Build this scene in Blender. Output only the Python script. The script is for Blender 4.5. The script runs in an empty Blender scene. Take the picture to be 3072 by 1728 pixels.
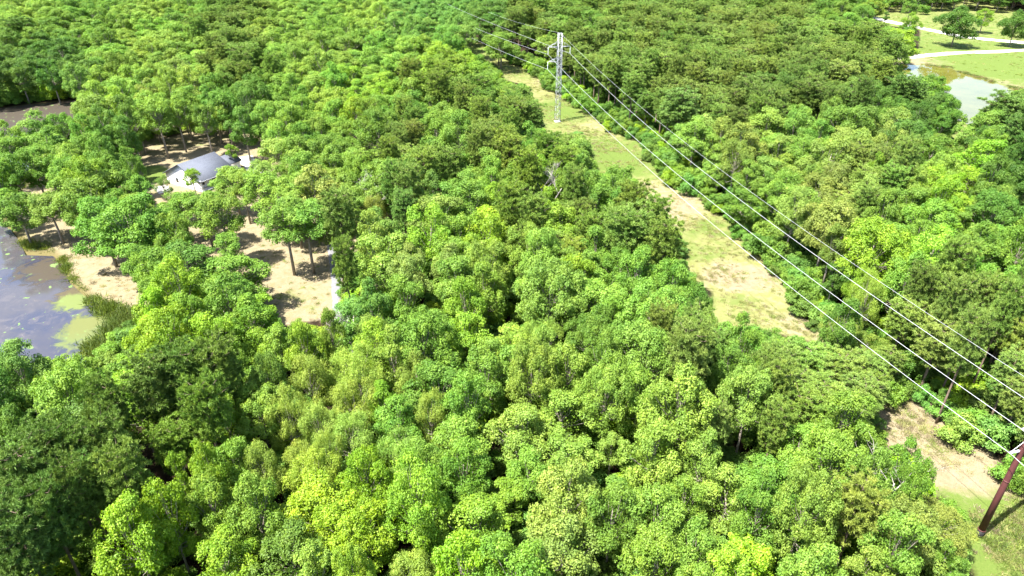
import bpy, math, random
import numpy as np
from mathutils import Vector

# ------------------------------------------------------------------ camera, sky, sun, exposure
S = bpy.context.scene
CAM_H, PITCH, F = 70.0, math.radians(30.3), 2048.0
cam = bpy.data.cameras.new("camera")
cam.lens, cam.sensor_width, cam.clip_end = 24.0, 36.0, 9000
co = bpy.data.objects.new("camera", cam)
co.location = (0, 0, CAM_H)
co.rotation_euler = (math.radians(90) - PITCH, 0, 0)
S.collection.objects.link(co)
S.camera = co
S.view_settings.view_transform = 'Standard'
S.view_settings.look = 'None'
S.view_settings.exposure = 2.3
S.view_settings.gamma = 1.0

SUN_EL = math.radians(64)
SUN_H = Vector((-0.86, -0.51)).normalized()          # horizontal direction towards the sun
W = bpy.data.worlds.new("World")
S.world = W
W.use_nodes = True
wn = W.node_tree
sky = wn.nodes.new('ShaderNodeTexSky')
sky.sky_type = 'NISHITA'
sky.sun_disc = False
sky.sun_elevation = SUN_EL
sky.sun_rotation = math.atan2(SUN_H.x, SUN_H.y)
sky.air_density, sky.dust_density = 1.0, 1.6
wn.links.new(sky.outputs[0], wn.nodes['Background'].inputs[0])
wn.nodes['Background'].inputs[1].default_value = 0.09
sd = bpy.data.lights.new("sun", 'SUN')
sd.energy, sd.angle, sd.color = 4.6, math.radians(0.53), (1.0, 0.955, 0.87)
so = bpy.data.objects.new("sun", sd)
dirv = Vector((-SUN_H.x * math.cos(SUN_EL), -SUN_H.y * math.cos(SUN_EL), -math.sin(SUN_EL)))
so.rotation_euler = dirv.to_track_quat('-Z', 'Y').to_euler()
so.location = (0, 0, 150)
S.collection.objects.link(so)

# ------------------------------------------------------------------ helpers
rng = np.random.default_rng(7)
C = S.collection
CT, ST = math.cos(PITCH), math.sin(PITCH)

def gp(px, py, z=0.0):
    """pixel of the 3072x1728 photograph -> point of the place at height z"""
    x = (np.asarray(px, float) - 1536) / F
    y = -(np.asarray(py, float) - 864) / F
    dy, dz = CT + y * ST, -ST + y * CT
    t = (z - CAM_H) / dz
    return x * t, dy * t

def pj(x, y, z):
    z = z - CAM_H
    d = y * CT - z * ST
    d = np.where(np.abs(d) < 1e-3, 1e-3, d)
    return 1536 + F * x / d, 864 - F * (y * ST + z * CT) / d, d

def tag(o, label=None, cat=None, group=None, kind=None):
    if label: o['label'] = label
    if cat: o['category'] = cat
    if group: o['group'] = group
    if kind: o['kind'] = kind
    return o

def mesh_np(name, V, polys, mats, attrs=None, smooth=False, mat_idx=None):
    """polys: list of (count, array[n,count]) blocks"""
    me = bpy.data.meshes.new(name)
    V = np.asarray(V, np.float32)
    me.vertices.add(len(V)); me.vertices.foreach_set('co', V.ravel())
    loops = np.concatenate([p.ravel() for p in polys]).astype(np.int32)
    sizes = np.concatenate([np.full(len(p), p.shape[1]) for p in polys]).astype(np.int32)
    me.loops.add(len(loops)); me.loops.foreach_set('vertex_index', loops)
    me.polygons.add(len(sizes))
    me.polygons.foreach_set('loop_start', np.concatenate([[0], np.cumsum(sizes)[:-1]]).astype(np.int32))
    me.polygons.foreach_set('loop_total', sizes)
    if mat_idx is not None: me.polygons.foreach_set('material_index', np.asarray(mat_idx, np.int32))
    if smooth: me.polygons.foreach_set('use_smooth', np.ones(len(sizes), bool))
    me.update(calc_edges=True)
    for k, (dom, arr) in (attrs or {}).items():
        a = me.attributes.new(k, 'FLOAT', dom)
        a.data.foreach_set('value', np.asarray(arr, np.float32))
    for m in mats: me.materials.append(m)
    return me

def obj(name, me, parent=None, link=True):
    o = bpy.data.objects.new(name, me)
    if link: C.objects.link(o)
    if parent: o.parent = parent
    return o

def empty(name, loc, rz=0.0):
    o = bpy.data.objects.new(name, None)
    o.location = loc; o.rotation_euler = (0, 0, rz); o.empty_display_size = 0.5
    C.objects.link(o)
    return o

class MB:
    """collects simple solids, builds one mesh"""
    def __init__(s): s.v, s.q, s.n = [], {}, 0
    def add(s, V, faces):
        for f in faces: s.q.setdefault(len(f), []).append([i + s.n for i in f])
        s.v.extend([tuple(p) for p in V]); s.n += len(V)
        return s
    def box(s, c, d, rz=0.0):
        cs, sn = math.cos(rz), math.sin(rz); V = []
        for dz in (-.5, .5):
            for dx, dy in ((-.5, -.5), (.5, -.5), (.5, .5), (-.5, .5)):
                x, y = dx * d[0], dy * d[1]
                V.append((c[0] + x * cs - y * sn, c[1] + x * sn + y * cs, c[2] + dz * d[2]))
        return s.add(V, [(3, 2, 1, 0), (4, 5, 6, 7), (0, 1, 5, 4), (1, 2, 6, 5), (2, 3, 7, 6), (3, 0, 4, 7)])
    def tube(s, pts, rad, n=6, caps=True):
        pts = [Vector(p) for p in pts]
        if not hasattr(rad, '__len__'): rad = [rad] * len(pts)
        V = []; ref = None
        for i, p in enumerate(pts):
            d = (pts[min(i + 1, len(pts) - 1)] - pts[max(i - 1, 0)]).normalized()
            if ref is None: ref = Vector((1, 0, 0)) if abs(d.x) < .8 else Vector((0, 1, 0))
            a = (ref - d * ref.dot(d)).normalized(); b = d.cross(a); ref = a
            for k in range(n):
                t = 2 * math.pi * k / n
                V.append(p + (a * math.cos(t) + b * math.sin(t)) * rad[i])
        Fc = []
        for i in range(len(pts) - 1):
            for k in range(n):
                k2 = (k + 1) % n
                Fc.append((i * n + k, i * n + k2, (i + 1) * n + k2, (i + 1) * n + k))
        if caps:
            Fc.append(tuple(range(n - 1, -1, -1))); m = (len(pts) - 1) * n
            Fc.append(tuple(m + k for k in range(n)))
        return s.add(V, Fc)
    def mesh(s, name, mat, smooth=False):
        return mesh_np(name, s.v, [np.array(q) for q in s.q.values()], [mat] if not isinstance(mat, list) else mat, smooth=smooth)
    def build(s, name, mat, parent=None, smooth=False):
        return obj(name, s.mesh(name, mat, smooth), parent)

# ------------------------------------------------------------------ materials
def new_mat(name):
    m = bpy.data.materials.new(name); m.use_nodes = True
    nt = m.node_tree; nt.nodes.clear()
    return m, nt
def N(nt, t, **kw):
    n = nt.nodes.new(t)
    for k, v in kw.items():
        if k[0] == 'i' and k[1:].isdigit(): n.inputs[int(k[1:])].default_value = v
        else: setattr(n, k, v)
    return n
def noise(nt, scale, detail=4, rough=.6, vec=None, dist=0.0):
    n = N(nt, 'ShaderNodeTexNoise'); n.inputs['Scale'].default_value = scale
    n.inputs['Detail'].default_value = detail; n.inputs['Roughness'].default_value = rough
    n.inputs['Distortion'].default_value = dist
    if vec is not None: nt.links.new(vec, n.inputs['Vector'])
    return n.outputs['Fac']
def ramp(nt, src, a, b, lo=0.0, hi=1.0):
    n = N(nt, 'ShaderNodeMapRange', clamp=True); nt.links.new(src, n.inputs[0])
    for i, v in enumerate((a, b, lo, hi)): n.inputs[i + 1].default_value = v
    return n.outputs[0]
def mixc(nt, f, a, b, mode='MIX'):
    n = N(nt, 'ShaderNodeMix', data_type='RGBA', blend_type=mode)
    for k, v in ((0, f), (6, a), (7, b)):
        if isinstance(v, (tuple, float, int)): n.inputs[k].default_value = (*v, 1) if isinstance(v, tuple) else v
        else: nt.links.new(v, n.inputs[k])
    return n.outputs[2]
def math_(nt, op, a, b=None, clamp=False):
    n = N(nt, 'ShaderNodeMath', operation=op, use_clamp=clamp)
    for k, v in ((0, a), (1, b)):
        if v is None: continue
        if isinstance(v, (int, float)): n.inputs[k].default_value = v
        else: nt.links.new(v, n.inputs[k])
    return n.outputs[0]
def out(nt, sh):
    o = N(nt, 'ShaderNodeOutputMaterial'); nt.links.new(sh, o.inputs[0])
def principled(nt, col, rough=.8, spec=.3, metal=0.0, bump=None, bdist=.05, bstr=.5):
    p = N(nt, 'ShaderNodeBsdfPrincipled')
    if isinstance(col, tuple): p.inputs['Base Color'].default_value = (*col, 1)
    else: nt.links.new(col, p.inputs['Base Color'])
    if isinstance(rough, float): p.inputs['Roughness'].default_value = rough
    else: nt.links.new(rough, p.inputs['Roughness'])
    p.inputs['Specular IOR Level'].default_value = spec; p.inputs['Metallic'].default_value = metal
    if bump is not None:
        b = N(nt, 'ShaderNodeBump'); b.inputs['Distance'].default_value = bdist; b.inputs['Strength'].default_value = bstr
        nt.links.new(bump, b.inputs['Height']); nt.links.new(b.outputs[0], p.inputs['Normal'])
    return p.outputs[0]
def simple(name, a, b, scale=2.0, rough=.8, spec=.3, metal=0.0):
    m, nt = new_mat(name)
    tc = N(nt, 'ShaderNodeTexCoord').outputs['Object']
    n = noise(nt, scale, 5, .6, tc)
    out(nt, principled(nt, mixc(nt, ramp(nt, n, .3, .7), a, b), rough, spec, metal, bump=n, bdist=.02))
    return m

def leaf_material(name, transl=.36, gloss=.14):
    m, nt = new_mat(name)
    t = N(nt, 'ShaderNodeAttribute', attribute_type='INSTANCER', attribute_name='tint').outputs['Color']
    v = N(nt, 'ShaderNodeAttribute', attribute_type='GEOMETRY', attribute_name='v').outputs['Fac']
    w = N(nt, 'ShaderNodeAttribute', attribute_type='GEOMETRY', attribute_name='w').outputs['Fac']
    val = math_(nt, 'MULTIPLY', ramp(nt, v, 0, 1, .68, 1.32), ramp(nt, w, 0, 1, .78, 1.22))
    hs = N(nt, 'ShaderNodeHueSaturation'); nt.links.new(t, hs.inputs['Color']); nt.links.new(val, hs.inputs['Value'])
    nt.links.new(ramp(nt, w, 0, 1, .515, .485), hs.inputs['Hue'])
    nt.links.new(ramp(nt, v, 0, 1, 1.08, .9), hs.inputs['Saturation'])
    col = hs.outputs[0]
    p = principled(nt, col, .5, gloss)
    tr = N(nt, 'ShaderNodeBsdfTranslucent')
    nt.links.new(mixc(nt, 1.0, col, (1.25, 1.25, .55), 'MULTIPLY'), tr.inputs[0])
    mx = N(nt, 'ShaderNodeMixShader'); mx.inputs[0].default_value = transl
    nt.links.new(p, mx.inputs[1]); nt.links.new(tr.outputs[0], mx.inputs[2])
    out(nt, mx.outputs[0])
    return m
LEAF = leaf_material("leaf")
NEEDLE = leaf_material("needle", .2, .14)
BARK = simple("bark", (.14, .115, .09), (.3, .27, .23), 3.0)
PBARK = simple("pine_bark", (.10, .07, .05), (.2, .15, .115), 3.0)
DEADW = simple("dead_wood", (.2, .185, .165), (.33, .31, .28), 3.0)
WHITE = simple("white_siding", (.78, .78, .76), (.84, .84, .83), 1.0)
GALV = simple("galvanised_steel", (.27, .285, .3), (.4, .415, .43), 2.0, .45, .5, .35)
RUST = simple("weathering_steel", (.075, .024, .024), (.11, .036, .034), 1.2, .6, .4)
TAR = simple("tarred_base", (.012, .012, .014), (.03, .028, .028), 2.0)
CABLE = simple("aluminium_cable", (.5, .51, .53), (.6, .61, .63), 2.0, .4, .5, .3)
POLYM = simple("white_polymer", (.75, .77, .8), (.82, .84, .86), 2.0, .4)
GLASS = simple("window_glass", (.02, .025, .03), (.04, .045, .05), 1.0, .08, .6)
DARKW = simple("dark_door", (.05, .045, .04), (.08, .07, .065), 2.0)

def shingles():
    m, nt = new_mat("grey_shingles")
    tc = N(nt, 'ShaderNodeTexCoord').outputs['Object']
    br = N(nt, 'ShaderNodeTexBrick'); nt.links.new(tc, br.inputs['Vector'])
    br.inputs['Scale'].default_value = 3.2; br.inputs['Mortar Size'].default_value = .012
    br.inputs['Color1'].default_value = (.06, .068, .09, 1); br.inputs['Color2'].default_value = (.082, .092, .118, 1)
    br.inputs['Mortar'].default_value = (.03, .033, .042, 1)
    n = noise(nt, 1.4, 4, .6, tc)
    out(nt, principled(nt, mixc(nt, ramp(nt, n, .3, .7, 0, .45), br.outputs[0], (.10, .11, .135)), .85, .3, bump=br.outputs[1], bdist=.01))
    return m
SHINGLE = shingles()

def ground_material():
    m, nt = new_mat("ground_cover")
    P = N(nt, 'ShaderNodeNewGeometry').outputs['Position']
    at = lambda k: N(nt, 'ShaderNodeAttribute', attribute_name=k).outputs['Fac']
    n1 = noise(nt, .09, 5, .6, P); n2 = noise(nt, .55, 6, .65, P, .6); n3 = noise(nt, 4.0, 5, .7, P)
    litter = mixc(nt, ramp(nt, n2, .35, .65), (.022, .015, .009), (.06, .038, .023))
    litter = mixc(nt, ramp(nt, n1, .5, .62, 0, .6), litter, (.03, .042, .014))
    straw = mixc(nt, ramp(nt, n2, .35, .66), (.24, .255, .085), (.32, .315, .14))
    sand = mixc(nt, ramp(nt, n2, .35, .7), (.30, .245, .15), (.39, .335, .235))
    sand = mixc(nt, ramp(nt, n3, .45, .75, 0, .5), sand, (.22, .17, .105))
    grass = mixc(nt, ramp(nt, n3, .3, .7), (.115, .18, .035), (.19, .26, .06))
    s = ramp(nt, math_(nt, 'ADD', at('sand'), math_(nt, 'MULTIPLY', math_(nt, 'SUBTRACT', n2, .5), 1.3)), .3, .7)
    g = ramp(nt, math_(nt, 'ADD', at('green'), math_(nt, 'MULTIPLY', math_(nt, 'SUBTRACT', noise(nt, .22, 6, .7, P, .8), .5), 1.8)), .3, .75)
    c = mixc(nt, g, mixc(nt, s, straw, sand), grass)
    c = mixc(nt, ramp(nt, n3, .55, .8, 0, .55), c, (.14, .13, .06))
    k = ramp(nt, math_(nt, 'ADD', at('clear'), math_(nt, 'MULTIPLY', math_(nt, 'SUBTRACT', n2, .5), .8)), .3, .6)
    c = mixc(nt, k, litter, c)
    c = mixc(nt, 1.0, c, (.52, .52, .5), 'MULTIPLY')
    mud = ramp(nt, at('mud'), .1, .8)
    c = mixc(nt, mud, c, (.10, .085, .035))
    out(nt, principled(nt, c, .95, .1, bump=n3, bdist=.12, bstr=.8))
    return m
GROUND = ground_material()

# ------------------------------------------------------------------ the plan of the place (outlines read off the photograph, laid on the ground)
def poly(pts, z=0.0):
    a = np.array(pts, float); x, y = gp(a[:, 0], a[:, 1], z)
    return np.stack([x, y], 1)
def inside(P, x, y):
    r = np.zeros(np.shape(x), bool); n = len(P)
    for i in range(n):
        x1, y1 = P[i]; x2, y2 = P[(i + 1) % n]
        if y1 == y2: continue
        r ^= ((y1 > y) != (y2 > y)) & (x < (x2 - x1) * (y - y1) / (y2 - y1) + x1)
    return r
def sdist(P, x, y):
    """positive inside"""
    d = np.full(np.shape(x), 1e9); n = len(P)
    for i in range(n):
        a = P[i]; b = P[(i + 1) % n]; ab = b - a; L = max(ab @ ab, 1e-9)
        t = np.clip(((x - a[0]) * ab[0] + (y - a[1]) * ab[1]) / L, 0, 1)
        d = np.minimum(d, np.hypot(x - a[0] - t * ab[0], y - a[1] - t * ab[1]))
    return np.where(inside(P, x, y), d, -d)

ROW = [(1385,110),(1409,143),(1454,176),(1498,194),(1525,238),(1580,253),(1610,298),(1625,337),(1640,387),(1661,402),(1735,392),(1775,432),(1795,477),(1801,524),(1834,507),(1879,512),(1915,560),(1925,590),(1953,623),(2001,635),(2019,685),(2050,718),(2067,748),(2055,775),(2070,820),(2110,845),(2158,870),(2153,950),(2185,990),(2295,985),(2400,1000),(2478,1033),(2540,1040),(2483,1012),(2404,964),(2357,922),(2345,864),(2304,816),(2263,784),(2240,730),(2192,694),(2174,653),(2120,641),(2111,611),(2082,593),(2043,581),(2013,566),(1995,542),(1959,500),(1924,480),(1915,432),(1906,423),(1834,402),(1804,373),(1789,355),(1745,337),(1700,301),(1664,277),(1634,268),(1605,232),(1569,203),(1536,194),(1498,173),(1439,131),(1394,110)]
PATCH = [(2657,1212),(2689,1201),(2736,1212),(2784,1228),(2795,1260),(2831,1286),(2874,1343),(2953,1359),(2963,1401),(2990,1428),(3026,1449),(3072,1490),(3300,1640),(3300,1900),(2990,1800),(2950,1690),(2880,1634),(2916,1549),(2884,1496),(2831,1470),(2785,1455),(2779,1401),(2752,1349),(2726,1312),(2673,1328),(2657,1296)]
BACKYARD = [(417,482),(510,464),(620,452),(700,442),(800,430),(815,440),(800,475),(760,475),(690,484),(640,470),(515,508),(480,515),(440,500)]
LAWN = [(425,505),(470,500),(500,512),(462,560),(430,595),(445,540)]
PAD = [(440,570),(500,570),(510,600),(470,610),(430,605)]
BANK = [(194,765),(268,755),(322,779),(330,814),(400,830),(426,849),(430,864),(422,938),(390,922),(300,895),(253,864),(205,825),(179,799)]
PATH_E = [(104,566),(143,548),(176,551),(167,581),(150,625),(165,660),(190,700),(170,740),(200,745),(215,700),(190,640),(150,600),(119,600)]
DRIVE = [(745,485),(775,515),(800,530),(785,560),(765,620),(750,650),(740,560)]
CENTRE = [(768,705),(851,757),(905,735),(960,725),(1000,730),(1006,820),(1015,864),(1018,945),(947,948),(852,964),(820,930),(800,864),(775,820),(740,770),(720,720)]
GAP2 = [(552,728),(596,712),(665,765),(650,784),(608,754)]
GAP3 = [(560,640),(590,655),(580,690),(560,680)]
MEADOW = [(2600,66),(2640,38),(2900,35),(3072,45),(3500,60),(3900,330),(3072,275),(2990,250),(2850,203),(2690,188),(2625,192),(2700,175),(2765,152),(2770,90),(2700,80)]
SHOREM = [(2870,350),(2905,365),(2890,400),(2915,432),(2895,470),(2862,470),(2865,400)]
EDGEM = [(3050,545),(3200,520),(3300,700),(3072,610)]
REDGAP = [(2592,765),(2622,765),(2625,790),(2600,795)]
FPOND_V = [(2683,193),(2735,195),(2850,213),(2915,237),(3045,274),(2980,312),(2915,352),(2890,340),(2872,262),(2850,232),(2745,208),(2725,240),(2705,232)]
LAKE_V = [(0,680),(42,680),(60,715),(75,752),(149,760),(179,785),(205,835),(253,880),(330,930),(345,985),(300,1040),(200,1060),(0,1056)]
COVE_V = [(-60,332),(0,325),(235,300),(240,318),(210,345),(150,350),(60,375),(0,400),(-60,420)]
LAKE = [(-900,345),(0,324),(250,296),(280,318),(240,380),(200,450),(130,505),(62,553),(35,590),(22,640),(42,675),(60,709),(75,748),(149,752),(179,778),(197,829),(240,868),(300,915),(345,960),(335,1040),(250,1090),(120,1120),(-900,1200)]
FPOND = [(2650,192),(2781,196),(2850,205),(2915,229),(2990,252),(3057,272),(3060,290),(3000,345),(2930,382),(2880,355),(2800,310),(2700,250)]
visible = [ROW, PATCH, BACKYARD, LAWN, PAD, BANK, PATH_E, DRIVE, CENTRE, GAP2, MEADOW, SHOREM, EDGEM, FPOND_V, LAKE_V, COVE_V]
visible_np = [np.array(p, float) for p in visible]
HOUSE_V = np.array([(500,500),(628,452),(705,475),(705,535),(660,590),(560,605),(495,560)], float)
P_lake, P_fpond, P_row = poly(LAKE), poly(FPOND), poly(ROW)

clearings = [(ROW,'row'),(PATCH,'row'),(BACKYARD,'yard'),(LAWN,'lawn'),(PAD,'yard'),(BANK,'yard'),(PATH_E,'yard'),(DRIVE,'yard'),(CENTRE,'yard'),(GAP2,'yard'),(GAP3,'yard'),(MEADOW,'meadow'),(SHOREM,'meadow'),(EDGEM,'meadow'),
             ([(2580,745),(2640,745),(2650,800),(2580,800)],'yard0')]

def seg(a, lo, hi): return np.clip((a - lo) / (hi - lo), 0, 1)
def build_ground():
    xs = np.concatenate([-np.geomspace(5000, 300, 14), np.arange(-290, 290.1, 1.35), np.geomspace(300, 5000, 14)])
    ys = np.concatenate([np.linspace(-900, 20, 10), np.arange(24, 470, 1.35), np.geomspace(480, 9000, 16)])
    X, Y = np.meshgrid(xs, ys); x, y = X.ravel(), Y.ravel()
    clear = np.zeros(len(x)); green = np.full(len(x), .3); sand = np.full(len(x), .08)
    for p, k in clearings:
        d = sdist(poly(p), x, y)
        m = seg(d, -3.5, 1.0)
        clear = np.maximum(clear, m)
        if k == 'meadow': green = np.maximum(green, .58 * seg(d, -10, 0)); sand = np.where(d > -6, .1, sand)
        if k == 'lawn': green = np.maximum(green, 1.0 * seg(d, -2.5, 0))
        if k in ('yard', 'yard0'): sand = np.maximum(sand, .75 * seg(d, -8, -2)); green = np.where(d > -5, np.minimum(green, .08), green)
    # wide thin yard around the house and its drive, under the open trees
    hx, hy = gp(620, 600); r = np.hypot((x - hx) / 62, (y - hy) / 62)
    clear = np.maximum(clear, .95 * seg(1.25 - r, 0, .3)); sand = np.where(r < 1.3, np.maximum(sand, .8), sand)
    blobs = [(1815,450,16,'g',.75),(1850,505,14,'g',.5),(1560,215,14,'g',.4),(1960,560,10,'g',.2),(1700,345,16,'g',.55),(2110,680,7,'g',.6),(2080,760,6,'g',.45),(1960,600,6,'g',.4),(1420,150,22,'g',.5),(1660,315,10,'g',.4),
             (2230,900,7,'g',.3),(3000,1600,16,'g',.55),(2960,1500,8,'g',.3),(3040,1720,16,'g',.7),(900,900,8,'g',.35),(2990,210,70,'g',.5),
             (1640,250,9,'s',.5),(1790,375,9,'s',.4),(1950,555,7,'s',.45),(2030,610,9,'s',.95),(2190,830,7,'s',.9),(2270,830,8,'s',.5),(2400,970,9,'s',.5),(2040,660,6,'s',.4),(2760,1290,12,'s',1.0),(2850,1400,12,'s',.85),
             (2750,180,20,'s',.7),(2650,190,16,'s',.8),(2980,246,14,'s',.35),(3072,262,20,'s',.3)]
    for px, py, rad, k, a in blobs:
        bx, by = gp(px, py); w = a * np.exp(-((x - bx) ** 2 + (y - by) ** 2) / (2 * (rad * .6) ** 2))
        if k == 'g': green = green + w
        else: sand = sand + w; green = green - w * .8
    dl = np.maximum(sdist(P_lake, x, y), sdist(P_fpond, x, y))
    z = .12 * np.sin(x * .21 + 1.3 * np.sin(y * .13)) * np.cos(y * .17) - 1.6 * seg(dl, -1.5, 5.0)
    mud = seg(dl, -2.2, .3)
    fd = sdist(P_fpond, x, y); mud = np.where(fd > -8, mud * .6, mud)
    nx, ny = len(xs), len(ys)
    i = (np.arange(ny - 1)[:, None] * nx + np.arange(nx - 1)[None]).ravel()
    q = np.stack([i, i + 1, i + nx + 1, i + nx], 1)
    me = mesh_np("ground", np.stack([x, y, z], 1), [q], [GROUND], {'clear': ('POINT', clear), 'green': ('POINT', green), 'sand': ('POINT', sand), 'mud': ('POINT', mud)}, smooth=True)
    tag(obj("ground", me), "grassy and leaf-littered ground under and between the woods", kind='structure')
build_ground()

# ------------------------------------------------------------------ water
def sheet(name, P, z, mat, label):
    me = bpy.data.meshes.new(name)
    me.from_pydata([(p[0], p[1], z) for p in P], [], [list(range(len(P)))])
    if me.polygons[0].normal.z < 0: me.flip_normals()
    me.materials.append(mat)
    return tag(obj(name, me), label, kind='structure')
def grow(P, d):
    c = P.mean(0); v = P - c
    return c + v * (1 + d / np.hypot(v[:, 0], v[:, 1])[:, None])

def lake_material():
    m, nt = new_mat("weedy_pond_water")
    P = N(nt, 'ShaderNodeNewGeometry').outputs['Position']
    big = noise(nt, .055, 5, .6, P, .5); mid = noise(nt, .28, 6, .7, P, 1.2); fine = noise(nt, 2.2, 5, .7, P)
    water = mixc(nt, ramp(nt, big, .4, .6), (.03, .032, .05), (.05, .046, .05))
    water = mixc(nt, ramp(nt, mid, .52, .68, 0, .8), water, (.075, .066, .066))
    def blob(px, py, rad, soft=1.0, edge=.55):
        bx, by = gp(px, py)
        vd = N(nt, 'ShaderNodeVectorMath', operation='DISTANCE'); nt.links.new(P, vd.inputs[0]); vd.inputs[1].default_value = (float(bx), float(by), -.15)
        a = ramp(nt, vd.outputs['Value'], rad * 1.35, rad * .35)
        return ramp(nt, math_(nt, 'ADD', a, math_(nt, 'MULTIPLY', math_(nt, 'SUBTRACT', mid, .5), 1.6)), edge, edge + .3)
    col = water
    brown = blob(165, 800, 11); brown2 = blob(90, 340, 40)
    col = mixc(nt, brown, col, (.026, .018, .007)); col = mixc(nt, brown2, col, (.022, .015, .006))
    br3 = blob(250, 880, 7); col = mixc(nt, br3, col, (.045, .034, .011))
    al = blob(250, 975, 5); al2 = blob(290, 985, 9); al3 = blob(225, 900, 5)
    col = mixc(nt, al3, col, (.08, .105, .02)); col = mixc(nt, al2, col, (.07, .09, .02)); col = mixc(nt, al, col, (.075, .085, .016))
    pads = ramp(nt, noise(nt, .45, 3, .6, P), .63, .68)
    col = mixc(nt, pads, col, (.09, .15, .035))
    anymat = pads
    for k in (brown, brown2, br3, al, al2, al3): anymat = math_(nt, 'MAXIMUM', anymat, k)
    rough = ramp(nt, math_(nt, 'MAXIMUM', anymat, ramp(nt, mid, .55, .75, 0, .5)), 0, 1, .06, .7)
    p = principled(nt, col, rough, .5, bump=fine, bdist=.015, bstr=.25)
    out(nt, p)
    return m
def fpond_material():
    m, nt = new_mat("olive_pond_water")
    P = N(nt, 'ShaderNodeNewGeometry').outputs['Position']
    n = noise(nt, .1, 4, .6, P)
    out(nt, principled(nt, mixc(nt, ramp(nt, n, .35, .65), (.085, .085, .014), (.115, .11, .024)), .02, .6, bump=noise(nt, 1.2, 3, .5, P), bdist=.004, bstr=.1))
    return m
sheet("pond_water", grow(P_lake, 3.0), -.17, lake_material(), "purplish pond water with brown weed and yellow-green algae")
sheet("farm_pond_water", grow(P_fpond, 2.5), -.17, fpond_material(), "still olive pond water below the meadow")

# ------------------------------------------------------------------ roads
def strip(name, pts, width, mat, label, z=.16):
    a = np.array(pts, float); x, y = gp(a[:, 0], a[:, 1]); P = np.stack([x, y], 1)
    t = np.linspace(0, 1, len(P)); tt = np.linspace(0, 1, len(P) * 8)
    P = np.stack([np.interp(tt, t, P[:, 0]), np.interp(tt, t, P[:, 1])], 1)
    d = np.gradient(P, axis=0); d /= np.hypot(d[:, 0], d[:, 1])[:, None]; nrm = np.stack([-d[:, 1], d[:, 0]], 1)
    w = width * (.5 + .05 * rng.standard_normal(len(P)))[:, None]
    L, R = P + nrm * w, P - nrm * w; n = len(P)
    V = np.concatenate([np.c_[L, np.full(n, z)], np.c_[R, np.full(n, z)], np.c_[L + nrm * .5, np.full(n, z - .35)], np.c_[R - nrm * .5, np.full(n, z - .35)]])
    i = np.arange(n - 1)
    q = np.concatenate([np.stack([i, i + n, i + n + 1, i + 1], 1), np.stack([i + 2 * n, i, i + 1, i + 2 * n + 1], 1), np.stack([i + n, i + 3 * n, i + 3 * n + 1, i + n + 1], 1)])
    return tag(obj(name, mesh_np(name, V, [q], [mat], smooth=True)), label, kind='structure')
GRAVEL = simple("pale_gravel", (.4, .385, .365), (.5, .485, .455), 1.6, .9)
DIRT = simple("pale_dirt", (.38, .32, .26), (.47, .41, .34), .8, .95)
GREYG = simple("grey_gravel", (.10, .10, .11), (.15, .15, .16), 2.2, .9)
CONC = simple("concrete", (.36, .35, .33), (.45, .44, .42), .8, .9)
strip("gravel_road", [(2290,8),(2345,10),(2440,14),(2500,26),(2560,42),(2640,58),(2710,74),(2780,88),(2850,103),(2900,112),(3000,122),(3100,130),(3400,150)], 5.6, GRAVEL, "pale gravel road winding through the trees to the meadow")
strip("dirt_road", [(2590,197),(2640,188),(2690,178),(2760,168),(2850,160),(2950,156),(3100,150),(3400,146)], 5.0, DIRT, "pale dirt road between the lawn and the farm pond")
strip("gravel_drive", [(996,735),(1004,780),(1009,830),(1014,880),(1018,930),(1021,960)], 1.9, GREYG, "grey gravel drive along the sandy clearing", z=.14)
strip("house_driveway", [(735,470),(750,492),(770,515),(785,528)], 4.2, CONC, "white concrete driveway beside the house", z=.15)
strip("patio", [(478,560),(500,578)], 3.2, CONC, "white concrete patio at the gable end of the house", z=.18)

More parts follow.
